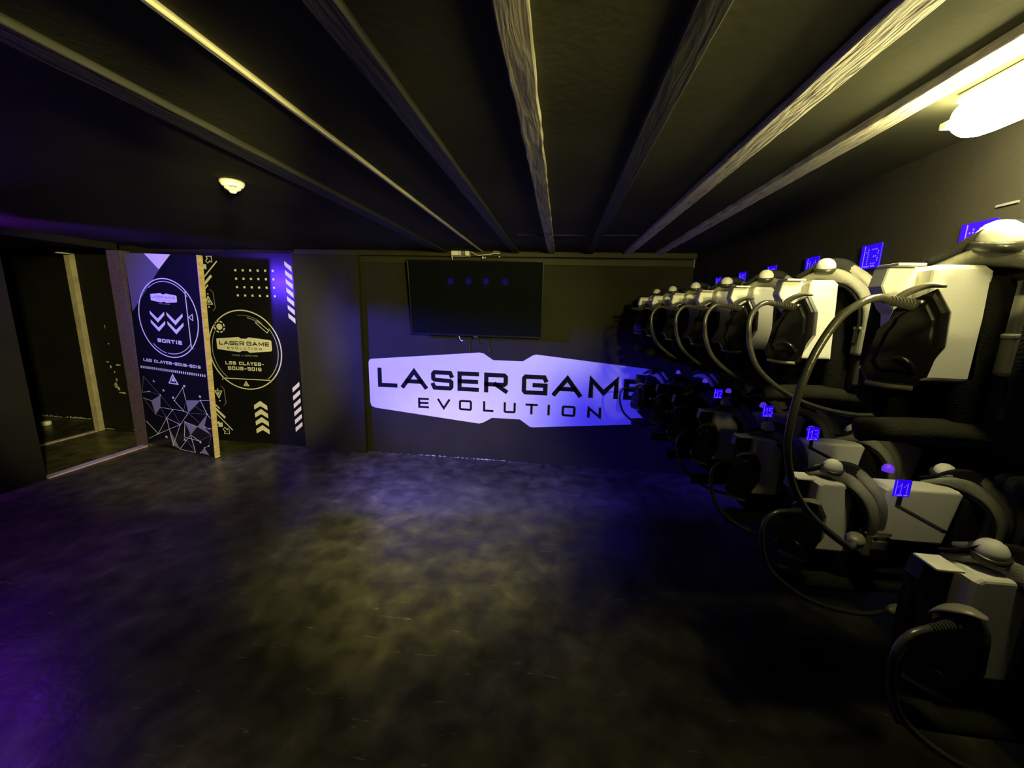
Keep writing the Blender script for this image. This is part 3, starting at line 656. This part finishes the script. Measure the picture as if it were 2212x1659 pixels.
vest0 = make_vest(False); vest1 = make_vest(True); gunA = make_gun(); cable(gunA, CAB_LONG); gunB = make_gun(); cable(gunB, CAB_LOOP)
ordn = ['unseen beyond the right edge of the view', 'nearest the viewer', 'second from the viewer', 'third from the viewer', 'fourth from the viewer', 'fifth from the viewer', 'sixth from the viewer', 'seventh from the viewer']
ordl = ordn[1:]
UP = [(.900, .65, 0), (.900, 1.00, 0), (.893, 1.43, 0), (.880, 1.79, .02), (.864, 2.15, .03), (.826, 2.51, .03), (.790, 2.87, .04), (.765, 3.22, .04)]  # first one added out of view to shade the row below
LO = [(1.035, .90, 1.037, .0), (1.012, 1.40, 1.035, 0), (.980, 1.79, 1.060, .02), (.938, 2.15, 1.085, .02), (.90, 2.51, 1.09, .03), (.88, 2.87, 1.09, .03), (.80, 3.26, 1.09, .03)]
usedB = True; first = True
for i, (x, y, rz) in enumerate(UP):
    if first: v = vest0; first = False
    else: v = copy_tree(vest0)
    v.location = (x, y, 1.725-.001*i); v.rotation_euler = (0, 0, rz); v['group'] = 'vests hanging in the upper row'
    v['label'] = 'white shelled laser vest hanging in the upper row, '+ordn[i]
    if i == 1:      # the nearest one has larger shoulder pieces that stand out towards the viewer
        for ch in v.children:
            if ch.name.startswith(('shoulder_strap', 'sensor_dome')): ch.scale = (1.35,)*3; ch.location = (.066, -.045, -.005)
            if ch.name.startswith('chest_shell'): ch.scale = (1.33, 1, 1); ch.location = (.029, 0, 0)
    src = gunA if i == 1 else gunB
    if src is gunB and usedB: g = copy_tree(src, None, ('cable', 'plug') if i >= 6 or i == 0 else ())
    elif src is gunB: g = copy_tree(src, None, ('cable', 'plug') if i == 0 else ())
    else: g = src
    g.location = (x, y-.004, 1.725-.001*i); g.rotation_euler = (0, 0, rz)
    g['group'] = 'guns hanging on the upper vests'; g['label'] = 'black laser gun hooked on the upper vest '+ordn[i]
for i, (x, y, z, rz) in enumerate(LO):
    v = copy_tree(vest1) if i else vest1; v.location = (x, y, z); v.rotation_euler = (0, 0, rz); v['group'] = 'vests hanging in the lower row'
    v['label'] = 'white shelled laser vest hanging in the lower row, '+ordl[i]
    for ch in v.children:
        if i == 0 and ch.name.startswith('chest_shell'): ch.scale = (1.45, 1, 1); ch.location = (.04, 0, 0)
        if 'wing_panel' in ch.name: ch.material_slots[0].link = 'OBJECT'; ch.material_slots[0].material = M['shadedplastic']  # wing front coloured dark, as if in shade
    if i >= 4:  # white shells of the far ones coloured dark for the shade there
        v['label'] = 'laser vest with white shells coloured as shaded, in the lower row, '+ordl[i]
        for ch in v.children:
            if 'shell' in ch.name or 'dome' in ch.name or 'ledge' in ch.name: ch.material_slots[0].link = 'OBJECT'; ch.material_slots[0].material = M['shadedplastic']
    g = gunB if i == 0 else copy_tree(gunB, None, ('cable', 'plug') if i in (4, 5) else ()); g.location = (x, y-.004, z); g.rotation_euler = (0, 0, rz)
    g['group'] = 'guns hanging on the lower vests'; g['label'] = 'black laser gun hooked on the lower vest '+ordl[i]

# rack the vests hang from
for z, n_ in ((1.70, 'upper'), (1.03, 'lower')):
    tag(obj('wall_rail', BOX(1.19 if z > 1.5 else 1.73, 1.20 if z > 1.5 else 1.75, .55, 3.85, z-.03, z+.03, bev=.002), 'tvframe'), 'long black steel rail on the right wall behind the '+n_+' vests', 'rail')
for rows, n_ in (([(x, y, 1.70) for x, y, r_ in UP], 'upper'), ([(a, b, c-.025) for a, b, c, d in LO], 'lower')):
    for k, (x, y, z) in enumerate(rows):
        r_ = ([q[2] for q in UP] if n_ == 'upper' else [q[3] for q in LO])[k]
        o = obj('hanger_arm', BOX(-.02, (1.185 if n_ == 'upper' else 1.725)-x, .1325, .150, -.02, 0, bev=.003), 'tvframe'); o.location = (x, y, z); o.rotation_euler = (0, 0, r_)
        tag(o, 'black rack arm carrying the '+n_+' vest '+(ordn if n_ == 'upper' else ordl)[k], 'rack arm', 'rack arms behind the vests')

# ------------------------------------------------------------ blue lit number plates
DIG = {'1': ["001", "011", "101", "001", "001", "001", "001"], '3': ["1110", "0001", "0001", "0110", "0001", "0001", "1110"], '7': ["1111", "0001", "0001", "0010", "0010", "0100", "0100"],
       '5': ["1111", "1000", "1110", "0001", "0001", "0001", "1110"], '9': ["0110", "1001", "1001", "0111", "0001", "0001", "0110"]}
def plate(txt, loc, rz, lab, s=1.0, drop=.13, wall=False):
    p = thing('number_plate', lab, 'number plate', loc, rz, 'blue lit number plates of the vest places')
    obj('acrylic', BOX(-.050*s if wall else -.038*s, .052*s if wall else .040*s, -.002, .002, -.046*s, .046*s, bev=.0008), 'blueplate', p)
    bm = bmesh.new(); f_ = (Vector((0, -.0022, 0)), Vector((1, 0, 0)), Vector((0, 0, 1)), Vector((0, -1, 0)))
    x = (-.030 if wall else -.022)*s; gx = .0098 if wall else .0075
    for ch in txt:
        rows = DIG[ch]
        for r_, row in enumerate(rows):
            for c_, b_ in enumerate(row):
                if b_ == '1': a0, b0 = x+c_*gx*s, .026*s-r_*.0088*s; prism(bm, [(a0-.0017*s, b0-.0024*s), (a0+.0017*s, b0-.0024*s), (a0+.0017*s, b0+.0024*s), (a0-.0017*s, b0+.0024*s)], f_, 0, .0008)
        x += (len(rows[0])+1)*gx*s
    prism(bm, [(-.032*s, -.042*s), (-.0295*s, -.042*s), (-.0295*s, .042*s), (-.032*s, .042*s)], f_, 0, .0008)
    for k in range(8):
        if k != 4: a0 = -.022*s+k*.0068*s; prism(bm, [(a0, -.040*s), (a0+.0042*s, -.040*s), (a0+.0042*s, -.034*s), (a0, -.034*s)], f_, 0, .0008)
    obj('digits', bm, 'bluedot', p)
    bm = BOX(-.006, .006, -.003, .004, -drop, -.044*s, bev=.001); box(bm, -.006, .006, -.150, .004, -drop-.004, -drop+.004, .001)
    if not wall: obj('bracket', bm, 'rubber', p)
    else: bm.free(); obj('fixing', BOX(-.01, .01, .002, .006, -.01, .01), 'rubber', p)
    return p
far = ['nearest the viewer', 'reading 13, second from the viewer', 'reading 11, third from the viewer', 'fourth from the viewer beside a cream dome', 'fifth from the viewer', 'sixth from the viewer', 'furthest from the viewer']
for i, (t_, y) in enumerate([('15', 1.356), ('13', 1.755), ('11', 2.125), ('17', 2.500), ('15', 2.872), ('17', 3.280), ('19', 3.80)]):
    plate(t_, (1.193, y, 1.842), -math.pi/2, 'blue lit number plate above the upper vests, '+far[i], wall=True)
for i, (t_, x, y, z) in enumerate([('11', 1.111, 1.31, 1.072), ('13', 1.072, 1.71, 1.123), ('15', 1.035, 2.005, 1.142), ('17', .958, 2.42, 1.139)]):
    plate(t_, (x, y, z), .04, 'blue lit number plate above the lower vests, '+['nearest the viewer', 'in front of a long white shell', 'small and above a grey dome', 'furthest visible in the dark'][i], .62, .062)
for i, (t_, x, z) in enumerate([('11', -2.69, .643), ('13', -2.24, .652), ('15', -1.82, .659), ('17', -1.356, .657)]):
    p = plate(t_, (x, -1.86, z), math.pi, 'blue number plate mirrored in the television, '+['leftmost', 'second from the left', 'third from the left', 'rightmost'][i]+' there', 1.3, .10)
    p['group'] = 'blue plates mirrored in the television'
